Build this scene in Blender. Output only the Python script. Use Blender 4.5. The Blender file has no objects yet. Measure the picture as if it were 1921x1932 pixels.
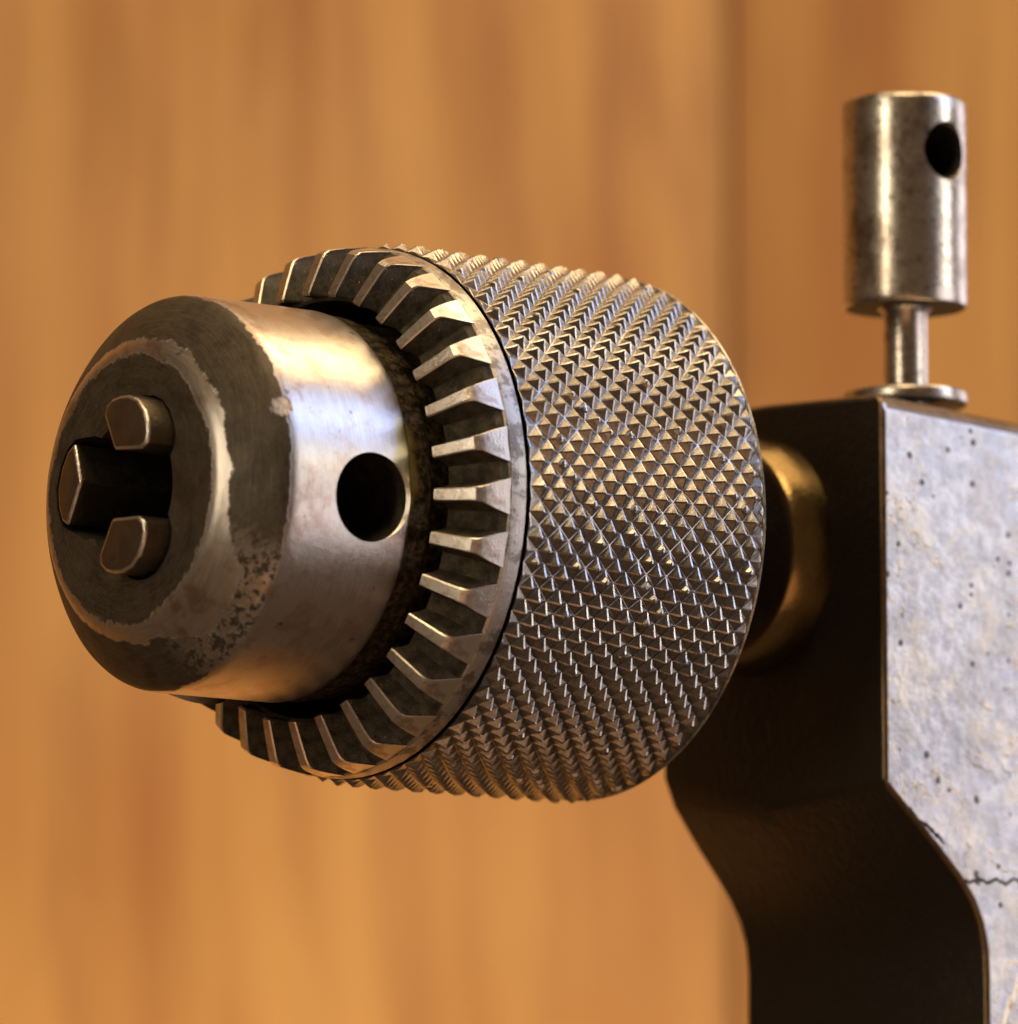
import bpy, bmesh, math, random
from mathutils import Vector, Matrix
R = math.radians
random.seed(7)
U = 3.6e-5                      # one modelling unit in metres (the knurled sleeve is 37 mm across)
sc = bpy.context.scene
C = sc.collection

# ------------------------------------------------------------------ camera
AL, PI_, FPX = R(50.22), R(7.64), 13000.0
right = Vector((math.sin(AL), -math.cos(AL), 0)); hor = Vector((math.cos(AL), math.sin(AL), 0)); zup = Vector((0, 0, 1))
fwd = hor * math.cos(PI_) + zup * math.sin(PI_); up = zup * math.cos(PI_) - hor * math.sin(PI_)
cam_pos = -(right * (677.9 - 960.5) - up * (969.5 - 966.0) + fwd * FPX)
cd = bpy.data.cameras.new('camera'); cam = bpy.data.objects.new('camera', cd); C.objects.link(cam)
rot = Matrix((right, up, -fwd)).transposed()
cam.matrix_world = Matrix.Translation(cam_pos * U) @ rot.to_4x4()
cd.sensor_fit = 'HORIZONTAL'; cd.sensor_width = 36; cd.lens = FPX / 1921 * 36
cd.clip_start = 0.02; cd.clip_end = 20
cd.dof.use_dof = True; cd.dof.focus_distance = 12830 * U; cd.dof.aperture_fstop = 36
sc.camera = cam

# ------------------------------------------------------------------ world, lamps, exposure
w = bpy.data.worlds.new('World'); sc.world = w; w.use_nodes = True
bg = w.node_tree.nodes['Background']; bg.inputs[0].default_value = (0.42, 0.25, 0.135, 1); bg.inputs[1].default_value = 0.22
sc.view_settings.view_transform = 'Standard'; sc.view_settings.look = 'None'
sc.view_settings.exposure = 0.0; sc.view_settings.gamma = 1.0


def direction(az, el):          # az is measured from the way back to the camera, positive to the photograph's right
    h = -hor * math.cos(R(az)) + right * math.sin(R(az))
    return h * math.cos(R(el)) + zup * math.sin(R(el))


def area(name, az, el, dist, sx, sy, col, radiance, aim=(100, 0, 0), about=(100, 0, 0)):
    ld = bpy.data.lights.new(name, 'AREA'); ld.shape = 'RECTANGLE'; ld.size = sx; ld.size_y = sy
    ld.color = col; ld.energy = radiance * math.pi * sx * sy
    o = bpy.data.objects.new(name, ld); C.objects.link(o)
    a = Vector(aim) * U; o.location = Vector(about) * U + direction(az, el) * dist
    o.rotation_euler = (a - o.location).to_track_quat('-Z', 'Y').to_euler()
    return o


area('window_light', 90, 34, 0.7, 0.32, 0.24, (0.50, 0.62, 1.0), 5.2)
area('window_low_light', 82, -6, 0.7, 0.40, 0.34, (1.0, 0.90, 0.93), 2.0)
area('window_sun_patch', 83, 15, 0.68, 0.12, 0.13, (1.0, 0.94, 0.82), 9.0)
area('low_front_fill', 5, -36, 0.7, 0.5, 0.36, (1.0, 0.52, 0.26), 0.75)  # added warm fill from below the front, no known source there
area('side_window_light', 130, 12, 0.42, 0.22, 0.26, (0.95, 0.88, 0.96), 2.0)
area('ceiling_lamp', 122, 56, 0.6, 0.2, 0.2, (1.0, 0.72, 0.38), 8.0)
area('overhead_light', 100, 84, 0.5, 0.40, 0.40, (1.0, 0.70, 0.38), 2.1)
area('room_lamp', -37, 12, 0.75, 0.06, 0.5, (1.0, 0.84, 0.60), 15.0)
area('front_wall_fill', 0, 62, 0.8, 0.3, 0.24, (1.0, 0.74, 0.40), 9.0)  # added fill, mainly to brighten the wall; not a known lamp
area('wall_fill', 180, -45, 0.20, 0.25, 0.08, (1.0, 0.74, 0.40), 4.8, aim=(4900, 5200, -1700), about=(-300, 300, 0))  # unseen fill added between chuck and wall to light the planks

# ------------------------------------------------------------------ node helpers


class NT:
    def __init__(s, name):
        m = bpy.data.materials.new(name); m.use_nodes = True; s.m = m; s.t = m.node_tree
        s.b = s.t.nodes['Principled BSDF']

    def n(s, typ, **kw):
        nd = s.t.nodes.new(typ)
        for k, v in kw.items(): setattr(nd, k, v)
        return nd

    def put(s, sock, v):
        if isinstance(v, bpy.types.NodeSocket): s.t.links.new(v, sock)
        elif isinstance(v, (tuple, list)):
            sock.default_value = tuple(v) + ((1,) if len(v) == 3 and len(sock.default_value) == 4 else ())
        else: sock.default_value = v

    def mth(s, op, a, b=0.0, c=0.0, clamp=False):
        nd = s.n('ShaderNodeMath', operation=op, use_clamp=clamp)
        s.put(nd.inputs[0], a); s.put(nd.inputs[1], b); s.put(nd.inputs[2], c); return nd.outputs[0]

    def xyz(s):
        tc = s.n('ShaderNodeTexCoord'); v = s.n('ShaderNodeVectorMath', operation='SCALE')
        s.put(v.inputs[0], tc.outputs['Object']); v.inputs['Scale'].default_value = 1 / U
        sp = s.n('ShaderNodeSeparateXYZ'); s.put(sp.inputs[0], v.outputs[0]); s.P = v.outputs[0]
        return sp.outputs

    def vec(s, x, y, z=0.0):
        nd = s.n('ShaderNodeCombineXYZ'); s.put(nd.inputs[0], x); s.put(nd.inputs[1], y); s.put(nd.inputs[2], z); return nd.outputs[0]

    def noise(s, v, scale, detail=3, rough=.55, dist=0.0):
        nd = s.n('ShaderNodeTexNoise'); s.put(nd.inputs['Vector'], v); s.put(nd.inputs['Scale'], scale)
        s.put(nd.inputs['Detail'], detail); s.put(nd.inputs['Roughness'], rough); s.put(nd.inputs['Distortion'], dist)
        return nd.outputs['Fac']

    def voro(s, v, scale, out='Distance', feature='F1', rnd=1.0):
        nd = s.n('ShaderNodeTexVoronoi', feature=feature); s.put(nd.inputs['Vector'], v); s.put(nd.inputs['Scale'], scale)
        s.put(nd.inputs['Randomness'], rnd); return nd.outputs[out]

    def step(s, v, lo, hi, o0=0.0, o1=1.0):
        nd = s.n('ShaderNodeMapRange', interpolation_type='SMOOTHSTEP')
        s.put(nd.inputs[0], v)
        if not isinstance(lo, bpy.types.NodeSocket) and not isinstance(hi, bpy.types.NodeSocket) and lo > hi:
            lo, hi, o0, o1 = hi, lo, o1, o0
        s.put(nd.inputs[1], lo); s.put(nd.inputs[2], hi); s.put(nd.inputs[3], o0); s.put(nd.inputs[4], o1)
        return nd.outputs[0]

    def mix(s, f, a, b):
        nd = s.n('ShaderNodeMix', data_type='RGBA'); s.put(nd.inputs[0], f); s.put(nd.inputs[6], a); s.put(nd.inputs[7], b); return nd.outputs[2]

    def fmix(s, f, a, b):
        nd = s.n('ShaderNodeMix', data_type='FLOAT'); s.put(nd.inputs[0], f); s.put(nd.inputs[2], a); s.put(nd.inputs[3], b); return nd.outputs[0]

    def bump(s, h, dist_u, strength=1.0, prev=None):
        nd = s.n('ShaderNodeBump'); nd.inputs['Strength'].default_value = strength; nd.inputs['Distance'].default_value = dist_u * U
        s.put(nd.inputs['Height'], h)
        if prev is not None: s.put(nd.inputs['Normal'], prev)
        return nd.outputs[0]

    def out(s, col, rough, metal, normal=None, spec=None):
        s.put(s.b.inputs['Base Color'], col); s.put(s.b.inputs['Roughness'], rough); s.put(s.b.inputs['Metallic'], metal)
        if normal is not None: s.put(s.b.inputs['Normal'], normal)
        if spec is not None: s.put(s.b.inputs['Specular IOR Level'], spec)
        return s.m


def polar(t, x, y, z):
    r = t.mth('SQRT', t.mth('ADD', t.mth('MULTIPLY', y, y), t.mth('MULTIPLY', z, z)))
    a = t.mth('ARCTAN2', z, t.mth('MULTIPLY', y, -1.0))
    return r, a


def mat_nose():
    t = NT('worn_nose_steel'); x, y, z = t.xyz(); r, a = polar(t, x, y, z)
    n1 = t.noise(t.P, 0.018, 5, .65); n2 = t.noise(t.P, 0.075, 5, .7); n3 = t.noise(t.P, 0.35, 2)
    j = t.mth('ADD', t.mth('MULTIPLY', t.mth('SUBTRACT', n1, .5), 60), t.mth('MULTIPLY', t.mth('SUBTRACT', n2, .5), 22))
    deg = t.mth('MULTIPLY', a, 57.2958)
    # dark oxide left on the end face inside the worn lip
    face = t.mth('MULTIPLY', t.step(t.mth('ADD', r, t.mth('MULTIPLY', j, .8)), 252, 245), t.step(x, -537, -539))
    # dark oxide on the taper, patchy towards the underside
    dd = t.mth('ABSOLUTE', t.mth('ADD', deg, 47.0)); low = t.step(dd, 34, 8)
    lo_edge = t.mth('ADD', -524.0, t.mth('MULTIPLY', low, 34.0))
    xl = t.mth('ADD', x, t.mth('MULTIPLY', j, .45))
    cone = t.mth('MULTIPLY', t.step(t.mth('SUBTRACT', xl, lo_edge), -1, 2),
                 t.step(t.mth('ADD', x, t.mth('MULTIPLY', j, .55)), -446, -450))
    patch = t.mth('MULTIPLY', low, t.step(t.mth('ADD', n2, t.mth('MULTIPLY', n1, .7)), .80, .86))
    cone = t.mth('MULTIPLY', cone, t.mth('SUBTRACT', 1.0, patch, clamp=True))
    ox = t.mth('MAXIMUM', face, cone)
    kx = t.mth('DIVIDE', t.mth('ADD', x, 452.0), 17.0); ka = t.mth('DIVIDE', t.mth('SUBTRACT', deg, 20.0), 3.3)
    nick = t.step(t.mth('ADD', t.mth('SQRT', t.mth('ADD', t.mth('MULTIPLY', kx, kx), t.mth('MULTIPLY', ka, ka))), t.mth('MULTIPLY', t.mth('SUBTRACT', n2, .5), 1.4)), 1.1, .8)
    ox = t.mth('MULTIPLY', ox, t.mth('SUBTRACT', 1.0, nick)); ox = t.mth('MULTIPLY', ox, t.step(t.mth('ADD', n1, t.mth('MULTIPLY', n3, .35)), .30, .52, .72, 1.0))
    bore = t.step(t.mth('ADD', x, t.mth('MULTIPLY', j, .45)), -176, -168)
    ox = t.mth('MAXIMUM', ox, bore)
    # spots and stains on the bare barrel
    spots = t.step(t.voro(t.P, 0.016), .16, .10); spots = t.mth('MULTIPLY', spots, t.step(n2, .50, .6))
    blot = t.mth('MULTIPLY', t.step(n1, .53, .64), t.step(x, -330, -420))
    specks = t.mth('MULTIPLY', t.step(t.noise(t.P, .16, 3, .7), .64, .70), t.step(n1, .42, .6))
    dirt = t.mth('MAXIMUM', t.mth('MAXIMUM', t.mth('MULTIPLY', spots, .75), t.mth('MULTIPLY', specks, .6)), t.mth('MULTIPLY', blot, .22))
    scr = t.noise(t.vec(t.mth('MULTIPLY', x, .45), t.mth('MULTIPLY', a, 6.0), t.mth('MULTIPLY', r, .45)), 1.0, 4, .7)
    # straw temper stain beside the key hole
    dy = t.mth('DIVIDE', t.mth('ADD', x, 182.0), 26.0); dz = t.mth('DIVIDE', t.mth('SUBTRACT', deg, 6.0), 17.0)
    yel = t.step(t.mth('ADD', t.mth('SQRT', t.mth('ADD', t.mth('MULTIPLY', dy, dy), t.mth('MULTIPLY', dz, dz))), t.mth('MULTIPLY', t.mth('SUBTRACT', n1, .5), 2.0)), 1.2, .5)
    bare = t.mix(t.step(scr, .3, .7), (.50, .455, .42), (.66, .62, .585))
    bare = t.mix(t.mth('MULTIPLY', yel, .75), bare, (.52, .40, .10))
    rust = t.step(n1, .46, .66); bare = t.mix(t.mth('MULTIPLY', rust, .38), bare, (.40, .22, .12))
    bare = t.mix(dirt, bare, (.13, .09, .10))
    oxc = t.mix(n2, (.040, .034, .026), (.115, .095, .072)); oxc = t.mix(t.step(n3, .55, .75), oxc, (.17, .14, .10))
    oxc = t.mix(t.mth('MULTIPLY', t.step(n1, .44, .64), .6), oxc, (.028, .020, .014))
    oxc = t.mix(t.mth('MULTIPLY', t.step(scr, .42, .68), .55), oxc, (.16, .135, .10))
    col = t.mix(ox, bare, oxc)
    rough = t.fmix(ox, t.fmix(scr, .26, .42), t.fmix(n2, .42, .6))
    metal = t.fmix(ox, 1.0, .65); gr = t.mix(t.step(n2, .4, .65), (.03, .023, .014), (.19, .145, .085)); gr = t.mix(t.mth('MULTIPLY', yel, .8), gr, (.45, .33, .07))
    col = t.mix(bore, col, gr); metal = t.fmix(bore, metal, .6); rough = t.fmix(bore, rough, t.fmix(n3, .3, .6))
    h = t.mth('ADD', t.mth('MULTIPLY', scr, .5), t.mth('MULTIPLY', n3, .5))
    nn = t.bump(h, 1.0, .4); nn = t.bump(t.mth('ADD', t.mth('MULTIPLY', ox, 1.0), t.mth('MULTIPLY', n1, 1.2)), 1.5, .6, nn); nn = t.bump(t.mth('MULTIPLY', nick, t.mth('ADD', n2, -.9)), 14.0, 1.0, nn)
    t.b.inputs['Anisotropic'].default_value = .35
    return t.out(col, rough, metal, nn)


def mat_knurl():
    t = NT('knurled_steel'); x, y, z = t.xyz(); n1 = t.noise(t.P, .012, 4); n2 = t.noise(t.P, .22, 3, .7); n3 = t.noise(t.P, .05, 3)
    col = t.mix(t.step(n2, .35, .7), (.29, .27, .25), (.47, .45, .43))
    col = t.mix(t.mth('MULTIPLY', t.step(n3, .55, .72), .5), col, (.26, .15, .09))
    rough = t.fmix(n1, .24, .36)
    return t.out(col, rough, 1.0, t.bump(n2, .7, .35))


def mat_rim():
    t = NT('machined_rim_steel'); x, y, z = t.xyz(); r, a = polar(t, x, y, z)
    n1 = t.noise(t.P, .02, 5, .7); n2 = t.noise(t.P, .11, 4, .7)
    scr = t.noise(t.vec(t.mth('MULTIPLY', x, .5), t.mth('MULTIPLY', a, 8.0), t.mth('MULTIPLY', r, .5)), 1.0, 3, .7)
    col = t.mix(scr, (.42, .40, .39), (.74, .70, .66)); col = t.mix(t.mth('MULTIPLY', t.step(n1, .48, .58), .75), col, (.17, .145, .125))
    col = t.mix(t.step(n2, .62, .7), col, (.09, .07, .055))
    return t.out(col, t.fmix(n1, .28, .5), 1.0, t.bump(t.mth('ADD', scr, n2), 1.6, .6))


def mat_crest():
    t = NT('polished_tooth_steel'); x, y, z = t.xyz(); n1 = t.noise(t.P, .03, 4); n2 = t.noise(t.P, .2, 3, .7)
    col = t.mix(n2, (.62, .56, .50), (.88, .84, .80)); col = t.mix(t.mth('MULTIPLY', t.step(n1, .56, .68), .6), col, (.34, .24, .17))
    return t.out(col, t.fmix(n1, .22, .42), 1.0, t.bump(n2, 1.6, .6))


def mat_grime(name='grease_and_shade_steel', base=(.022, .018, .011), hi=(.13, .105, .068), met=.3):
    t = NT(name); x, y, z = t.xyz(); n1 = t.noise(t.P, .035, 4, .7); n2 = t.noise(t.P, .35, 3, .8)
    col = t.mix(t.step(t.mth('ADD', t.mth('MULTIPLY', n1, .6), t.mth('MULTIPLY', n2, .4)), .38, .66), base, hi)
    sp = t.mth('MULTIPLY', t.step(t.voro(t.P, .11), .13, .08), t.step(n1, .52, .56))
    col = t.mix(sp, col, (.8, .74, .62))
    return t.out(col, t.fmix(sp, t.fmix(n2, .36, .62), .2), t.fmix(sp, met, .9), t.bump(t.mth('ADD', n2, t.mth('MULTIPLY', sp, 2.0)), 3.0, .8))


def mat_jaw():
    t = NT('jaw_steel'); x, y, z = t.xyz(); n1 = t.noise(t.P, .03, 4); n2 = t.noise(t.P, .16, 4, .7)
    col = t.mix(n1, (.10, .082, .062), (.26, .21, .16)); col = t.mix(t.mth('MULTIPLY', t.step(n2, .6, .7), .5), col, (.4, .27, .14))
    return t.out(col, t.fmix(n2, .22, .42), .9, t.bump(n2, 2.5, .6))


def mat_simple(name, c1, c2, rough, metal, bs=1.5, sc1=.04, sc2=.25):
    t = NT(name); t.xyz(); n1 = t.noise(t.P, sc1, 4); n2 = t.noise(t.P, sc2, 3, .7)
    return t.out(t.mix(t.mth('MULTIPLY', t.mth('ADD', n1, n2), .5), c1, c2), t.fmix(n1, rough - .06, rough + .08), metal, t.bump(n2, bs, .5))


def mat_casting():
    t = NT('bare_casting'); x, y, z = t.xyz(); x = t.mth('ADD', x, 1700.0); z = t.mth('ADD', z, -1990.0)
    n1 = t.noise(t.P, .0075, 5, .62); n2 = t.noise(t.P, .035, 5, .65); n3 = t.noise(t.P, .2, 3, .7)
    flat = t.vec(x, 0.0, z)
    vd = t.n('ShaderNodeTexVoronoi', feature='F1'); t.put(vd.inputs['Vector'], flat); t.put(vd.inputs['Scale'], .030)
    rs = t.n('ShaderNodeSeparateColor'); t.put(rs.inputs[0], vd.outputs['Color'])
    size = t.mth('MULTIPLY', t.step(rs.outputs[0], .25, 1.0), .27)
    pit = t.step(t.mth('SUBTRACT', vd.outputs['Distance'], size), 0.0, -.05)
    # raised ragged edges of thin flaked layers
    fl = t.mth('ABSOLUTE', t.mth('SUBTRACT', t.noise(t.P, .0052, 6, .6, .4), .54)); ridge = t.mth('MULTIPLY', t.step(fl, .012, .003), t.step(n2, .42, .55))
    fl2 = t.mth('SUBTRACT', t.noise(t.P, .0052, 6, .6, .4), .54); layer = t.step(fl2, -.006, .004)
    # two chipped crack lines
    wob = t.mth('MULTIPLY', t.mth('SUBTRACT', t.noise(t.vec(x, 0.0, 0.0), .022, 4, .7), .5), 46)
    l1 = t.mth('ABSOLUTE', t.mth('ADD', t.mth('ADD', z, 655.0), t.mth('ADD', wob, t.mth('MULTIPLY', t.mth('SUBTRACT', x, 1200), -.02))))
    crack = t.mth('MULTIPLY', t.step(l1, 4.5, 2.0), t.step(x, 1165, 1180))
    l2 = t.mth('ABSOLUTE', t.mth('ADD', t.mth('SUBTRACT', z, -545.0), t.mth('ADD', wob, t.mth('MULTIPLY', t.mth('SUBTRACT', x, 1080), .62))))
    crack = t.mth('MAXIMUM', crack, t.mth('MULTIPLY', t.mth('MULTIPLY', t.step(l2, 6.0, 3.0), t.step(x, 1030, 1040)), t.step(x, 1150, 1130)))
    hue = t.noise(t.P, .011, 4, .65)
    l3 = t.mth('ABSOLUTE', t.mth('ADD', t.mth('SUBTRACT', x, 1335.0), t.mth('ADD', t.mth('MULTIPLY', wob, .6), t.mth('MULTIPLY', t.mth('ADD', z, 850.0), -.42))))
    vein = t.mth('MULTIPLY', t.step(l3, 9.0, 4.0), t.step(z, -730, -750)); ridge = t.mth('MAXIMUM', ridge, vein)
    crack = t.mth('MULTIPLY', crack, t.step(t.noise(t.P, .05, 3, .7), .32, .42))
    col = t.mix(t.step(n2, .35, .65), (.47, .48, .53), (.72, .73, .77))
    col = t.mix(t.mth('MULTIPLY', t.step(n1, .45, .62), .5), col, (.44, .42, .41))
    col = t.mix(t.mth('MULTIPLY', t.step(hue, .52, .64), .35), col, (.90, .80, .62)); col = t.mix(t.mth('MULTIPLY', t.step(hue, .47, .36), .4), col, (.52, .56, .68))
    col = t.mix(t.mth('MULTIPLY', layer, .28), col, (.62, .60, .62))
    col = t.mix(t.mth('MULTIPLY', ridge, .85), col, (.92, .80, .58))
    col = t.mix(t.mth('MULTIPLY', pit, .85), col, (.06, .05, .06)); col = t.mix(crack, col, (.03, .025, .025))
    h = t.mth('ADD', t.mth('ADD', t.mth('MULTIPLY', n2, 1.1), t.mth('MULTIPLY', n1, 2.0)), t.mth('MULTIPLY', n3, .35)); h = t.mth('ADD', h, t.mth('MULTIPLY', layer, 1.6))
    h = t.mth('SUBTRACT', h, t.mth('ADD', t.mth('MULTIPLY', pit, 1.6), t.mth('MULTIPLY', crack, 2.0)))
    return t.out(col, t.fmix(n2, .30, .48), .85, t.bump(h, 4.0, .75))


def mat_wood(seed):
    t = NT('varnished_wood'); x, y, z = t.xyz()
    hx = t.mth('ADD', x, 0.0)
    warp = t.mth('MULTIPLY', t.mth('SUBTRACT', t.noise(t.vec(t.mth('MULTIPLY', x, .0006), seed, t.mth('MULTIPLY', z, .00016)), 1.0, 3), .5), 900)
    xx = t.mth('ADD', x, warp)
    g1 = t.noise(t.vec(t.mth('MULTIPLY', xx, .0036), seed, t.mth('MULTIPLY', z, .00022)), 1.0, 3, .5)
    g2 = t.noise(t.vec(t.mth('MULTIPLY', xx, .011), seed + 3, t.mth('MULTIPLY', z, .0008)), 1.0, 4, .6)
    g3 = t.noise(t.vec(t.mth('MULTIPLY', xx, .05), seed + 5, t.mth('MULTIPLY', z, .002)), 1.0, 3, .6)
    g4 = t.noise(t.vec(t.mth('MULTIPLY', x, .0005), seed + 9, t.mth('MULTIPLY', z, .0005)), 1.0, 2, .5)
    col = t.mix(t.step(g1, .32, .68), (.40, .165, .044), (.60, .32, .095))
    col = t.mix(t.mth('MULTIPLY', t.step(g2, .50, .68), .5), col, (.27, .095, .032))
    col = t.mix(t.mth('MULTIPLY', t.step(g3, .5, .75), .3), col, (.26, .09, .03))
    col = t.mix(t.mth('MULTIPLY', t.step(g4, .4, .7), .4), col, (.66, .38, .14))
    ph = t.mth('FRACT', t.mth('DIVIDE', t.mth('SUBTRACT', x, 929.0 - 8), 4200.0)); e1 = t.mth('MINIMUM', ph, t.mth('SUBTRACT', 1.0, ph))
    edge = t.step(t.mth('ADD', e1, t.mth('MULTIPLY', t.mth('SUBTRACT', g3, .5), .006)), .020, .002)
    col = t.mix(t.mth('MULTIPLY', edge, .38), col, (.13, .045, .02))
    return t.out(col, .6, 0.0, t.bump(g3, 20, .3))


M = dict(nose=mat_nose(), knurl=mat_knurl(), rim=mat_rim(), crest=mat_crest(), grime_shade=mat_grime(), jaw=mat_jaw(),
         black=mat_simple('black_paint_and_shade', (.004, .003, .002), (.020, .014, .009), .42, 0.0, 6.0, .012, .06),
         brass=mat_simple('brass', (.13, .075, .03), (.50, .36, .16), .2, 1.0, 1.5, .012, .1),
         stud=None, seam=mat_simple('oily_seam', (.05, .035, .018), (.30, .21, .09), .35, .8, 2.0, .03, .12), worn=mat_simple('worn_paint_edge', (.012, .008, .005), (.34, .22, .12), .34, .8, 3.0, .02, .09), casting=mat_casting(),
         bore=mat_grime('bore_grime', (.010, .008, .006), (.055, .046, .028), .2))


def mat_stud():
    t = NT('stained_turned_steel'); x, y, z = t.xyz(); n1 = t.noise(t.P, .012, 4, .6); n2 = t.noise(t.P, .07, 4, .7)
    scr = t.noise(t.vec(t.mth('MULTIPLY', x, .01), t.mth('MULTIPLY', y, .01), t.mth('MULTIPLY', z, .12)), 1.0, 3, .6)
    col = t.mix(n2, (.52, .47, .41), (.72, .68, .62)); col = t.mix(t.mth('MULTIPLY', t.step(n1, .48, .66), .6), col, (.22, .14, .09)); pt = t.step(t.noise(t.P, .06, 4, .7), .56, .66); col = t.mix(t.mth('MULTIPLY', pt, .7), col, (.10, .07, .05))
    return t.out(col, t.fmix(n2, .22, .34), 1.0, t.bump(t.mth('ADD', scr, t.mth('MULTIPLY', n1, 2.5)), 1.6, .5))


M['stud'] = mat_stud()

# ------------------------------------------------------------------ mesh helpers


def link(name, me, mats, parent=None):
    o = bpy.data.objects.new(name, me); C.objects.link(o)
    for m in mats: me.materials.append(m)
    if parent: o.parent = parent
    return o


def mesh(name, verts, faces, midx=None, smooth_deg=None):
    me = bpy.data.meshes.new(name); me.from_pydata([tuple(c * U for c in v) for v in verts], [], faces)
    if midx: me.polygons.foreach_set('material_index', midx)
    me.update()
    if smooth_deg: shade(me, smooth_deg)
    return me


def shade(me, deg):
    me.polygons.foreach_set('use_smooth', [True] * len(me.polygons)); me.set_sharp_from_angle(angle=R(deg)); me.update()


def ax(x, r, a): return (x, -r * math.cos(a), r * math.sin(a))


def revolve(name, prof, seg, axis='X', mat_of=None, deg=28, closed=False, wob=0.0):
    """prof: (axial, radius) points; radius 0 makes a pole."""
    V, F, MI = [], [], []
    rings = []
    for (s, r) in prof:
        if r <= 1e-6:
            rings.append([len(V)]); V.append((s, 0, 0) if axis == 'X' else (0, 0, s)); continue
        ids = []
        for k in range(seg):
            a = 2 * math.pi * k / seg; rr = r + (wob * math.sin(3 * a + s * .02) if wob else 0)
            ids.append(len(V)); V.append(ax(s, rr, a) if axis == 'X' else (rr * math.cos(a), rr * math.sin(a), s))
        rings.append(ids)
    n = len(rings)
    for i in range(n if closed else n - 1):
        A, B = rings[i], rings[(i + 1) % n]
        for k in range(seg):
            k2 = (k + 1) % seg
            if len(A) == 1 and len(B) == 1: continue
            if len(A) == 1: f = (A[0], B[k2], B[k])
            elif len(B) == 1: f = (A[k], A[k2], B[0])
            else: f = (A[k], A[k2], B[k2], B[k])
            F.append(f); MI.append(mat_of(i) if mat_of else 0)
    me = mesh(name, V, F, MI)
    bm = bmesh.new(); bm.from_mesh(me); bmesh.ops.recalc_face_normals(bm, faces=bm.faces); bm.to_mesh(me); bm.free()
    shade(me, deg); return me


def prism(name, pts, x0, x1, taper=None):
    """closed outline pts in (Y,Z) swept along X from x0 to x1."""
    n = len(pts); V = [(x0, p[0], p[1]) for p in pts] + [(x1, p[0], p[1]) for p in pts]
    F = [tuple(range(n)), tuple(range(2 * n - 1, n - 1, -1))] + [(i, i + n, (i + 1) % n + n, (i + 1) % n) for i in range(n)]
    me = mesh(name, V, F); bm = bmesh.new(); bm.from_mesh(me); bmesh.ops.recalc_face_normals(bm, faces=bm.faces); bm.to_mesh(me); bm.free()
    return me


def cylinder(name, p, d, r0, r1, length, seg=64):
    """solid frustum from p along unit d."""
    d = Vector(d).normalized(); q = d.to_track_quat('Z', 'X'); V = []
    for i, r in ((0, r0), (1, r1)):
        for k in range(seg):
            a = 2 * math.pi * k / seg; V.append(tuple(Vector(p) + q @ Vector((r * math.cos(a), r * math.sin(a), i * length))))
    F = [tuple(range(seg))[::-1], tuple(range(seg, 2 * seg))] + [(k, (k + 1) % seg, (k + 1) % seg + seg, k + seg) for k in range(seg)]
    return mesh(name, V, F)


def cut(obj, cutters, deg=28, loc=(0, 0, 0)):
    """boolean difference, applied; the cutters are removed again."""
    tmp = []
    for me in cutters:
        o = bpy.data.objects.new('cutter', me); C.objects.link(o); tmp.append(o); o.location = loc
        md = obj.modifiers.new('b', 'BOOLEAN'); md.operation = 'DIFFERENCE'; md.object = o; md.solver = 'EXACT'
        md.material_mode = 'TRANSFER' if me.materials else 'INDEX'
    dg = bpy.context.evaluated_depsgraph_get(); new = bpy.data.meshes.new_from_object(obj.evaluated_get(dg))
    obj.modifiers.clear(); obj.data = new
    for o in tmp: bpy.data.objects.remove(o)
    shade(new, deg)


def bevel(me, w, seg=3, ang=30, weight=None, mat=-1):
    """bevelled copy through the modifier."""
    o = bpy.data.objects.new('tmp', me); C.objects.link(o)
    md = o.modifiers.new('v', 'BEVEL'); md.width = w * U; md.segments = seg; md.material = mat
    if weight: md.limit_method = 'WEIGHT'
    else: md.limit_method = 'ANGLE'; md.angle_limit = R(ang)
    dg = bpy.context.evaluated_depsgraph_get(); new = bpy.data.meshes.new_from_object(o.evaluated_get(dg))
    bpy.data.objects.remove(o); return new


def empty(name, loc=(0, 0, 0)):
    o = bpy.data.objects.new(name, None); C.objects.link(o); o.location = Vector(loc) * U; o.empty_display_size = .005; return o


def tag(o, label=None, cat=None, kind=None):
    if label: o['label'] = label
    if cat: o['category'] = cat
    if kind: o['kind'] = kind
    return o


# ================================================================== the wooden wall behind
wall_d = 6800.0
wall = empty('wooden_wall', tuple(hor * wall_d)); tag(wall, kind='structure')
wall.rotation_euler = (0, 0, AL - math.pi / 2)          # local X runs to the photograph's right, local Y away
PW = 4200.0; joint0 = 929.0
for k in range(-5, 1):
    x0 = joint0 + k * PW; x1 = x0 + PW - 10
    zl, zh = -9000.0, 9000.0
    V = [(x0, 0, zl), (x1, 0, zl), (x1, 0, zh), (x0, 0, zh), (x0, 420, zl), (x1, 420, zl), (x1, 420, zh), (x0, 420, zh)]
    F = [(0, 1, 2, 3), (5, 4, 7, 6), (1, 5, 6, 2), (4, 0, 3, 7), (3, 2, 6, 7), (4, 5, 1, 0)]
    me = bevel(mesh('plank', V, F), 9, 2); shade(me, 40)
    link('plank', me, [mat_wood(1.7 * k + 2.3)], wall)
bk = mesh('backing_board', [(-22000, 430, -9000), (4800, 430, -9000), (4800, 430, 9000), (-22000, 430, 9000),
                            (-22000, 900, -9000), (4800, 900, -9000), (4800, 900, 9000), (-22000, 900, 9000)],
          [(0, 1, 2, 3), (5, 4, 7, 6), (1, 5, 6, 2), (4, 0, 3, 7), (3, 2, 6, 7), (4, 5, 1, 0)])
link('backing_board', bk, [mat_wood(30.1)], wall)

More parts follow.
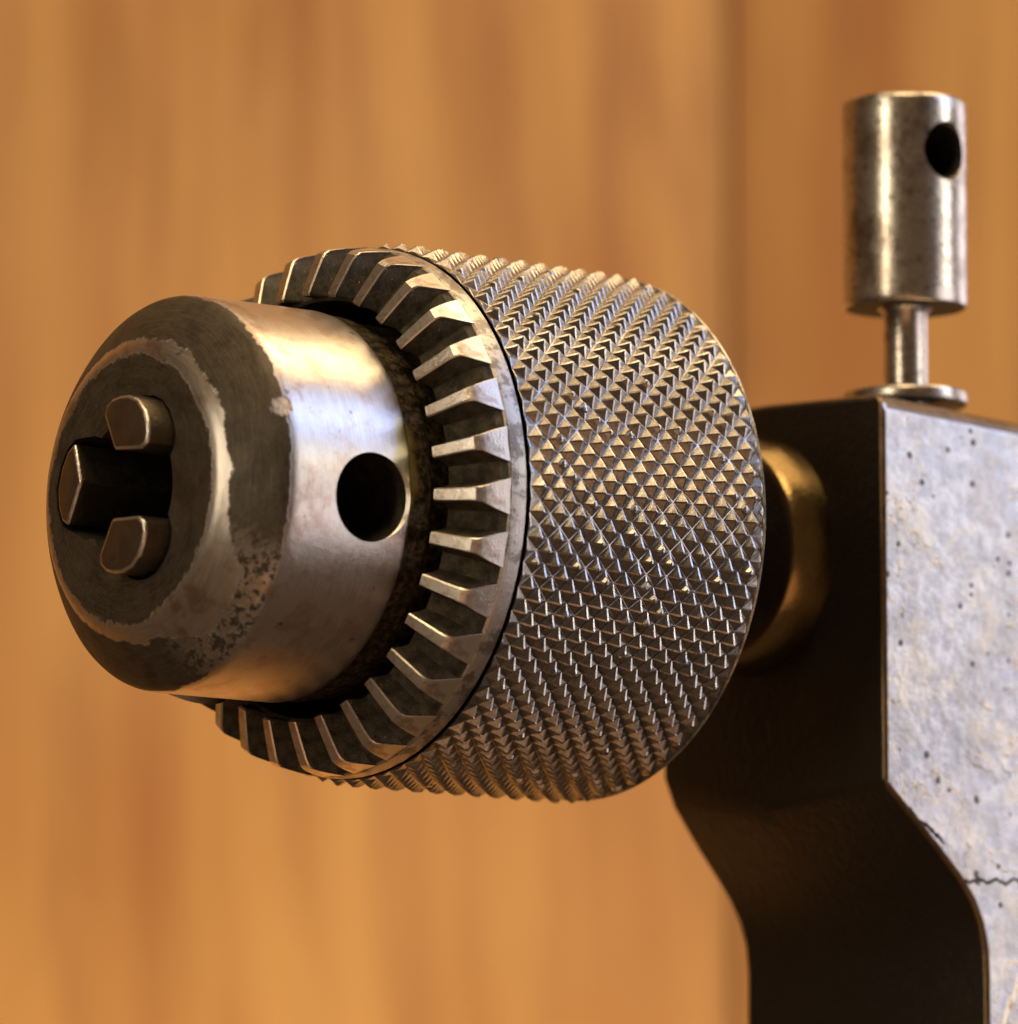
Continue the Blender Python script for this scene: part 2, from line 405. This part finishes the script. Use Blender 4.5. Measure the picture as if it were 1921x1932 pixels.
# ================================================================== cast frame
frame = empty('cast_frame', (1700, -60, -1990)); FO = Vector((1700, -60, -1990))
tag(frame, 'cast iron upright with black end face and pale pitted bare side, behind the knurled chuck', 'machine frame')
BACK = [(2700, -1990), (2700, 190)]
st = {-385: [(990, 284), (990, -478), (1031, -514), (1114, -586), (1186, -652), (1221, -695), (1243, -740), (1254, -790), (1256, -850), (1254, -1990)] + BACK,
      -48: [(990, 300), (990, -502), (1028, -542), (1095, -605), (1158, -670), (1193, -711), (1216, -752), (1228, -795), (1231, -850), (1228, -1990)] + BACK,
      265: [(987, 302), (987, -420), (1012, -478), (1070, -552), (1127, -618), (1160, -660), (1187, -702), (1203, -745), (1209, -800), (1201, -1990)] + BACK}
n = len(st[265])
V, F = [], []
ys = [-385, -48, 265]
for yk in ys:
    for (xx, zz) in st[yk]: V.append((xx - FO.x, yk - FO.y, zz - FO.z))
for j in range(2):
    for i in range(n):
        i2 = (i + 1) % n; F.append((j * n + i, j * n + i2, (j + 1) * n + i2, (j + 1) * n + i))
F.append(tuple(range(n))); F.append(tuple(range(3 * n - 1, 2 * n - 1, -1)))
me = mesh('frame_body', V, F); bm = bmesh.new(); bm.from_mesh(me); bmesh.ops.recalc_face_normals(bm, faces=bm.faces)
bm.edges.ensure_lookup_table(); wl = bm.edges.layers.float.get('bevel_weight_edge') or bm.edges.layers.float.new('bevel_weight_edge')
for e in bm.edges:
    a, b = e.verts; ya, yb = a.co.y / U + FO.y, b.co.y / U + FO.y
    if abs(ya - yb) < 1 and (abs(ya + 385) < 1 or abs(ya - 265) < 1):
        top = min(a.co.z, b.co.z) / U + FO.z > 100
        e[wl] = 1.0 if top else .30
    elif abs(ya - yb) > 1 and e.calc_face_angle(0) > R(40): e[wl] = .4
bm.to_mesh(me); bm.free()
for m_ in (M['black'], M['casting'], M['worn']): me.materials.append(m_)
me = bevel(me, 40, 6, weight=True, mat=2)
body = link('frame_body', me, [], frame)
for p in me.polygons:
    if p.normal.y < -.93: p.material_index = 1
    elif abs(p.normal.y) < .25 and p.normal.z < .5 and p.material_index == 2: p.material_index = 0
shade(me, 50)

# the casting material is mapped in the chuck's coordinates
body.location = (0, 0, 0)
bush = revolve('brass_bushing', [(1012, 150), (1012, 242), (1003, 242), (988, 240), (972, 236.5), (957, 232), (943, 227), (930, 221.5), (919, 215.5), (915, 212.5), (912, 208), (911, 200), (911, 150)], 160,
               mat_of=lambda i: 1 if i >= 11 else 0, deg=35)  # front face blackened: shade behind the sleeve put into its colour
ob = link('brass_bushing', bush, [M['brass'], M['black']], frame); ob.location = -FO * U
sp = revolve('spindle', [(560, 0), (560, 128), (906, 128), (911, 160), (1010, 160), (1010, 0)], 96)
ob = link('spindle', sp, [M['black']], frame); ob.location = -FO * U

# ================================================================== screw with cross hole on top of the frame
SX, SY, SZ = 1235.0, -190.0, 296.0
screw = empty('clamping_screw', (SX, SY, SZ))
tag(screw, 'small upright turned steel screw with a cross hole in its head on the cast frame', 'screw')
h0, h1 = 497 - SZ, 917 - SZ
hd = revolve('screw_head', [(h0 - 0, 0), (h0, 118), (h0 + 2.5, 122), (h0 + 7, 124)] + [(h0 + 7 + (h1 - h0 - 20) * k / 14, 124) for k in range(1, 15)] +
             [(h1 - 8, 122.5), (h1 - 3, 118), (h1 + 1, 108), (h1 + 6, 70), (h1 + 8, 0)], 160, axis='Z', mat_of=lambda i: 2 if i < 1 else 0)  # dark material on the underside stands in for shade below the head
head = link('screw_head', hd, [M['stud'], M['bore'], M['grime_shade']], screw)
ca = R(41); hdir = (-hor) * math.cos(ca) + right * math.sin(ca); hz = 800 - SZ
c1 = cylinder('c', Vector((0, 0, hz)) - hdir * 20, hdir, 54, 54, 260, 72); c1.materials.append(M['bore'])
c2 = cylinder('c', Vector((0, 0, hz)) + hdir * 108, hdir, 50, 70, 32, 72); c2.materials.append(M['stud'])
cut(head, [c1, c2], 30, Vector((SX, SY, SZ)) * U)
link('screw_shank', revolve('screw_shank', [(-60, 0), (-60, 44), (34, 44), (60, 43.5), (120, 43.5), (h0 - 12, 43.5), (h0 - 4, 50), (h0 - .5, 54), (h0 - .5, 0)], 96, axis='Z', deg=40), [M['stud']], screw)
link('flange', revolve('flange', [(5, 46), (5, 120), (8, 123), (12, 124), (26, 124), (31, 121), (34, 113), (34, 46)], 128, axis='Z', closed=True, deg=45, wob=1.2), [M['stud']], screw)

# ================================================================== the drill chuck
chuck = empty('drill_chuck'); tag(chuck, 'keyed drill chuck with knurled steel sleeve, toothed ring and three open jaws', 'drill chuck')

# --- knurled sleeve -------------------------------------------------
LEN, RP, RV = 569.0, 516.0, 502.5
NC, NL2 = 68, 23                     # diamonds round the sleeve and along it
Lx = LEN / NL2 * 2; TW = .10              # slight irregularity of the knurl
V, F = [], []
corner = {}


def xyzt(x, th, r):
    x = min(max(x, 0.0), LEN); return ax(x, r, th)


def cvert(i, j):                     # corner at (i*Lx/2, j*pitch/2)
    j = j % (2 * NC); key = (i, j)
    if key not in corner:
        corner[key] = len(V); V.append(xyzt(i * Lx / 2 + random.uniform(-.5, .5), 2 * math.pi * j / (2 * NC) + random.uniform(-1, 1) * .001, RV + random.uniform(-.8, .8)))
    return corner[key]


PT = 2 * math.pi / NC
for i in range(0, NL2 + 1):
    for j in range(0, 2 * NC):
        if (i + j) % 2 == 0: continue
        # the diamond centred at (i, j); its corners have i+j even
        cs = [cvert(i - 1, j) if i > 0 else None, cvert(i, j - 1), cvert(i + 1, j) if i < NL2 else None, cvert(i, j + 1)]
        cx, ct = i * Lx / 2, j * PT / 2
        dr = random.uniform(-.6, .4); flatk = .12 + (random.random() ** 5) * .2
        dx, dt = random.uniform(-.5, .5), random.uniform(-.5, .5) / 510
        if random.random() < .004: dr -= random.uniform(2, 5); flatk += .2
        dirs = [(-1, 0), (0, -1), (1, 0), (0, 1)]
        if i == 0: dirs[0] = (0, 0)
        if i == NL2: dirs[2] = (0, 0)
        edge = i in (0, NL2)
        pk = RP + dr - (9 if edge else 0)
        keep = [1, 2, 3] if i == 0 else [3, 0, 1] if i == NL2 else [0, 1, 2, 3]
        m = len(keep); hx, ht = Lx / 2, PT / 2
        rings_ = []
        for (k, hh, ox, ot, ch) in ((.95, RV + .4, 0, 0, .05), (.55, RV + .4 + (pk - RV) * .45, dx * .4, dt * .4, .08), (flatk + .05, pk - (pk - RV) * .11, dx, dt, .08), (flatk * .4, pk, dx, dt, .03)):
            ring_ = []
            for q in keep:
                sx, sy = dirs[q]; px_, py_ = dirs[(q - 1) % 4]; nx_, ny_ = dirs[(q + 1) % 4]
                c_ = ch
                for (ux, uy) in ((px_, py_), (nx_, ny_)):
                    fx, fy = sx * k + (ux - sx) * min(c_, k * .45), sy * k + (uy - sy) * min(c_, k * .45)
                    ring_.append(len(V)); V.append(xyzt(cx + ox + fx * hx, ct + ot + fy * ht, hh))
            rings_.append(ring_)
        r0 = rings_[0]
        for e in range(m):
            F.append((cs[keep[e]], r0[2 * e + 1], r0[2 * e]))
            F.append((cs[keep[e]], cs[keep[(e + 1) % m]], r0[(2 * e + 2) % (2 * m)], r0[2 * e + 1]))
        for r1, r2 in zip(rings_[:-1], rings_[1:]):
            for e in range(2 * m):
                e2 = (e + 1) % (2 * m); F.append((r1[e], r1[e2], r2[e2], r2[e]))
        F.append(tuple(rings_[-1]))
me = mesh('knurled_sleeve', V, F)
bm = bmesh.new(); bm.from_mesh(me); bmesh.ops.remove_doubles(bm, verts=bm.verts, dist=.02 * U)
bmesh.ops.dissolve_degenerate(bm, edges=bm.edges, dist=.01 * U); bmesh.ops.recalc_face_normals(bm, faces=bm.faces); bm.to_mesh(me); bm.free()
sleeve = link('knurled_sleeve', me, [M['knurl']], chuck)
link('sleeve_end', revolve('sleeve_end', [(568, 499), (570, 507), (573, 509), (577, 505), (579, 490), (579, 300), (560, 290), (560, 100)], 240, deg=40,
                           mat_of=lambda i: 0 if i < 4 else 1), [M['rim'], M['grime_shade']], sleeve)

# --- toothed ring ---------------------------------------------------
ring = link('toothed_ring', revolve('toothed_ring', [(-20, 392), (-104, 394), (-108, 400), (-106, 404), (-60, 489), (-50, 493), (-46, 496.5), (-43.5, 499.5), (-41, 500.8),
                                                      (-12, 501.5), (-8, 501), (-5.5, 498), (-4.5, 492), (2, 492), (3, 392)], 320, closed=True, deg=32,
                                    mat_of=lambda i: 1 if i in (0, 1, 2, 3, 4, 5) or i in (14,) else 2 if i in (11, 12, 13) else 0), [M['rim'], M['grime_shade'], M['seam']], chuck)
NT_ = 32
# (t, crest r, crest x, crest half width, floor r, floor x, base half width)
stn = [(400, -144, 7.2, 400, -103, 25), (404, -147, 9.2, 403, -103, 25.5), (440, -132.5, 9.8, 435, -86, 28), (472, -119, 10.2, 464, -71, 30),
       (483, -113, 11.2, 473, -66, 31), (489.5, -104, 12.6, 479, -63, 31.5), (492.5, -92, 17.0, 484, -60, 32), (496, -72, 24.5, 490, -56, 32.3), (500, -43, 33.5, 495.5, -42, 34.5)]


def tooth_mesh():
    V, F, MI = [], [], []
    for (rc, xc, wc, rf, xf, wf) in stn:
        rm, xm, wm = (rc + rf) / 2, (xc + xf) / 2, (wc + wf) / 2 - (wf - wc) * .10
        rt, xt, wt = rc * .94 + rf * .06, xc * .94 + xf * .06, wc + (wf - wc) * .10 + .6
        for (rr, x_, w_) in ((rf, xf, -wf), (rm, xm, -wm), (rt, xt, -wt), (rc, xc, -wc), (rc, xc, wc), (rt, xt, wt), (rm, xm, wm), (rf, xf, wf)):
            V.append(ax(x_, rr, w_ / rr))
    m = 8
    for s in range(len(stn) - 1):
        for q in range(m - 1):
            F.append((s * m + q, s * m + q + 1, (s + 1) * m + q + 1, (s + 1) * m + q)); MI.append(1 if q in (2, 3, 4) else 0)
        F.append((s * m + m - 1, s * m, (s + 1) * m, (s + 1) * m + m - 1)); MI.append(0)
    F.append(tuple(range(m))[::-1]); MI.append(0); F.append(tuple(range((len(stn) - 1) * m, len(stn) * m))); MI.append(0)
    me = mesh('tooth', V, F, MI); bm = bmesh.new(); bm.from_mesh(me); bmesh.ops.recalc_face_normals(bm, faces=bm.faces); bm.to_mesh(me); bm.free()
    shade(me, 24); return me


tm = tooth_mesh(); tm.materials.append(M['grime_shade']); tm.materials.append(M['crest'])
PH = R(-2.6)
for k in range(NT_):
    o = bpy.data.objects.new('tooth', tm); C.objects.link(o); o.parent = ring
    o.rotation_euler = (-(PH + 2 * math.pi * k / NT_), 0, 0)

# --- body with nose, bore, jaw slots and key holes --------------------
prof = [(-541, 0), (-541, 60), (-541, 130), (-541, 200), (-541, 246), (-540, 254), (-537, 262), (-533, 269), (-527, 276)]
for k in range(1, 9): f = k / 8; prof.append((-527 + 62 * f, 276 + 79 * f + 4.0 * math.sin(math.pi * f)))
prof += [(-458, 361.5), (-450, 366), (-441, 368.3), (-430, 369)]
for k in range(1, 26): prof.append((-430 + 252 * k / 25, 369))
prof += [(-174, 368.4), (-171, 366.5), (-168, 365), (-150, 364.5), (-122, 364), (-116, 358), (-40, 355), (300, 350), (300, 0)]
nose = link('nose_body', revolve('nose_body', prof, 256, deg=30), [M['nose'], M['bore'], M['crest']], chuck)


def loc2(phi, pts):                 # (radial, tangential) -> (Y, Z)
    er = (-math.cos(phi), math.sin(phi)); et = (math.sin(phi), math.cos(phi))
    return [(er[0] * a + et[0] * b, er[1] * a + et[1] * b) for a, b in pts]


jaw_out = [(74, 0), (110, -66), (128, -75), (145, -68), (160, -52), (174, -28), (180, 0), (174, 28), (160, 52), (145, 68), (128, 75), (110, 66)]
slot_out = [(20, -60), (60, -80), (130, -80), (149, -72), (166, -54), (179, -28), (184, 0), (179, 28), (166, 54), (149, 72), (130, 80), (60, 80), (20, 60)]
ANG = [R(57), R(-63), R(177)]
LEFT_SLOT = [(20, -85), (112, -104), (172, -102), (196, -86), (216, -54), (228, -10), (222, 28), (206, 58), (132, 88), (60, 86), (20, 70)]
LEFT_JAW = [(138, -20), (168, -94), (190, -80), (210, -50), (222, -10), (216, 25), (202, 50), (182, 60)]
cutters = []


def reach(th):                      # outline of the opening: centre bore and three jaw slots, as a radius per angle
    best = 134.0
    for q, ph in enumerate(ANG):
        so = slot_out if q < 2 else LEFT_SLOT
        c_, s_ = math.cos(th - ph), math.sin(th - ph)
        for (p0, p1) in zip(so[:-1], so[1:]):
            ex, ey = p1[0] - p0[0], p1[1] - p0[1]; den = c_ * ey - s_ * ex
            if abs(den) < 1e-9: continue
            rr = (p0[0] * ey - p0[1] * ex) / den; k = (p0[0] * s_ - p0[1] * c_) / den
            if rr > 0 and -1e-6 <= k <= 1 + 1e-6: best = max(best, rr)
    return best


opening = []
for k in range(288):
    th = 2 * math.pi * (k + .5) / 288; r_ = reach(th); opening.append((-r_ * math.cos(th), r_ * math.sin(th)))
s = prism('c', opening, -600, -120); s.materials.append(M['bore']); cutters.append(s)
for q in range(3):
    a = R(-4.5 + 120 * q); d = Vector((0, -math.cos(a), math.sin(a))); p = Vector((-259, 0, 0))
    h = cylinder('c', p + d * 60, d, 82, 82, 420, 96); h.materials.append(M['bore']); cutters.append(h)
    h = cylinder('c', p + d * 350, d, 74, 96, 30, 96); h.materials.append(M['crest']); cutters.append(h)
cut(nose, cutters, 26)
for q, ph in enumerate(ANG):
    x0, dr = (-606, 0) if q == 0 else (-604, -3) if q == 1 else (-552, 52)
    pts = loc2(ph, LEFT_JAW if q == 2 else [(a + dr, b) for a, b in jaw_out])
    me = prism('jaw', pts, x0, -150)
    # the end of each jaw slopes a little towards its tip
    er = Vector((0, -math.cos(ph), math.sin(ph)))
    for v in me.vertices:
        if v.co.x < (x0 + 5) * U: v.co.x += (((v.co.y * er.y + v.co.z * er.z) / U - 74 - dr) * .10) * U
    for m_ in (M['jaw'], M['crest']): me.materials.append(m_)
    me = bevel(me, 6, 3, 50, mat=1); shade(me, 40); me.materials.append(M['bore'])
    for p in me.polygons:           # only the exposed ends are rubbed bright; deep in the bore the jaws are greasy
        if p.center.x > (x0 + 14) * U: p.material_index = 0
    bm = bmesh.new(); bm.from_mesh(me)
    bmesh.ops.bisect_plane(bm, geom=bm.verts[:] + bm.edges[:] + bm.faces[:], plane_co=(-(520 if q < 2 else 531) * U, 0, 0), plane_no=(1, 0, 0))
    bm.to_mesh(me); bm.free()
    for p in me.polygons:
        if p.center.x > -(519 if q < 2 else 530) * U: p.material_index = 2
    link('jaw', me, [], chuck)

sc.render.engine = 'CYCLES'
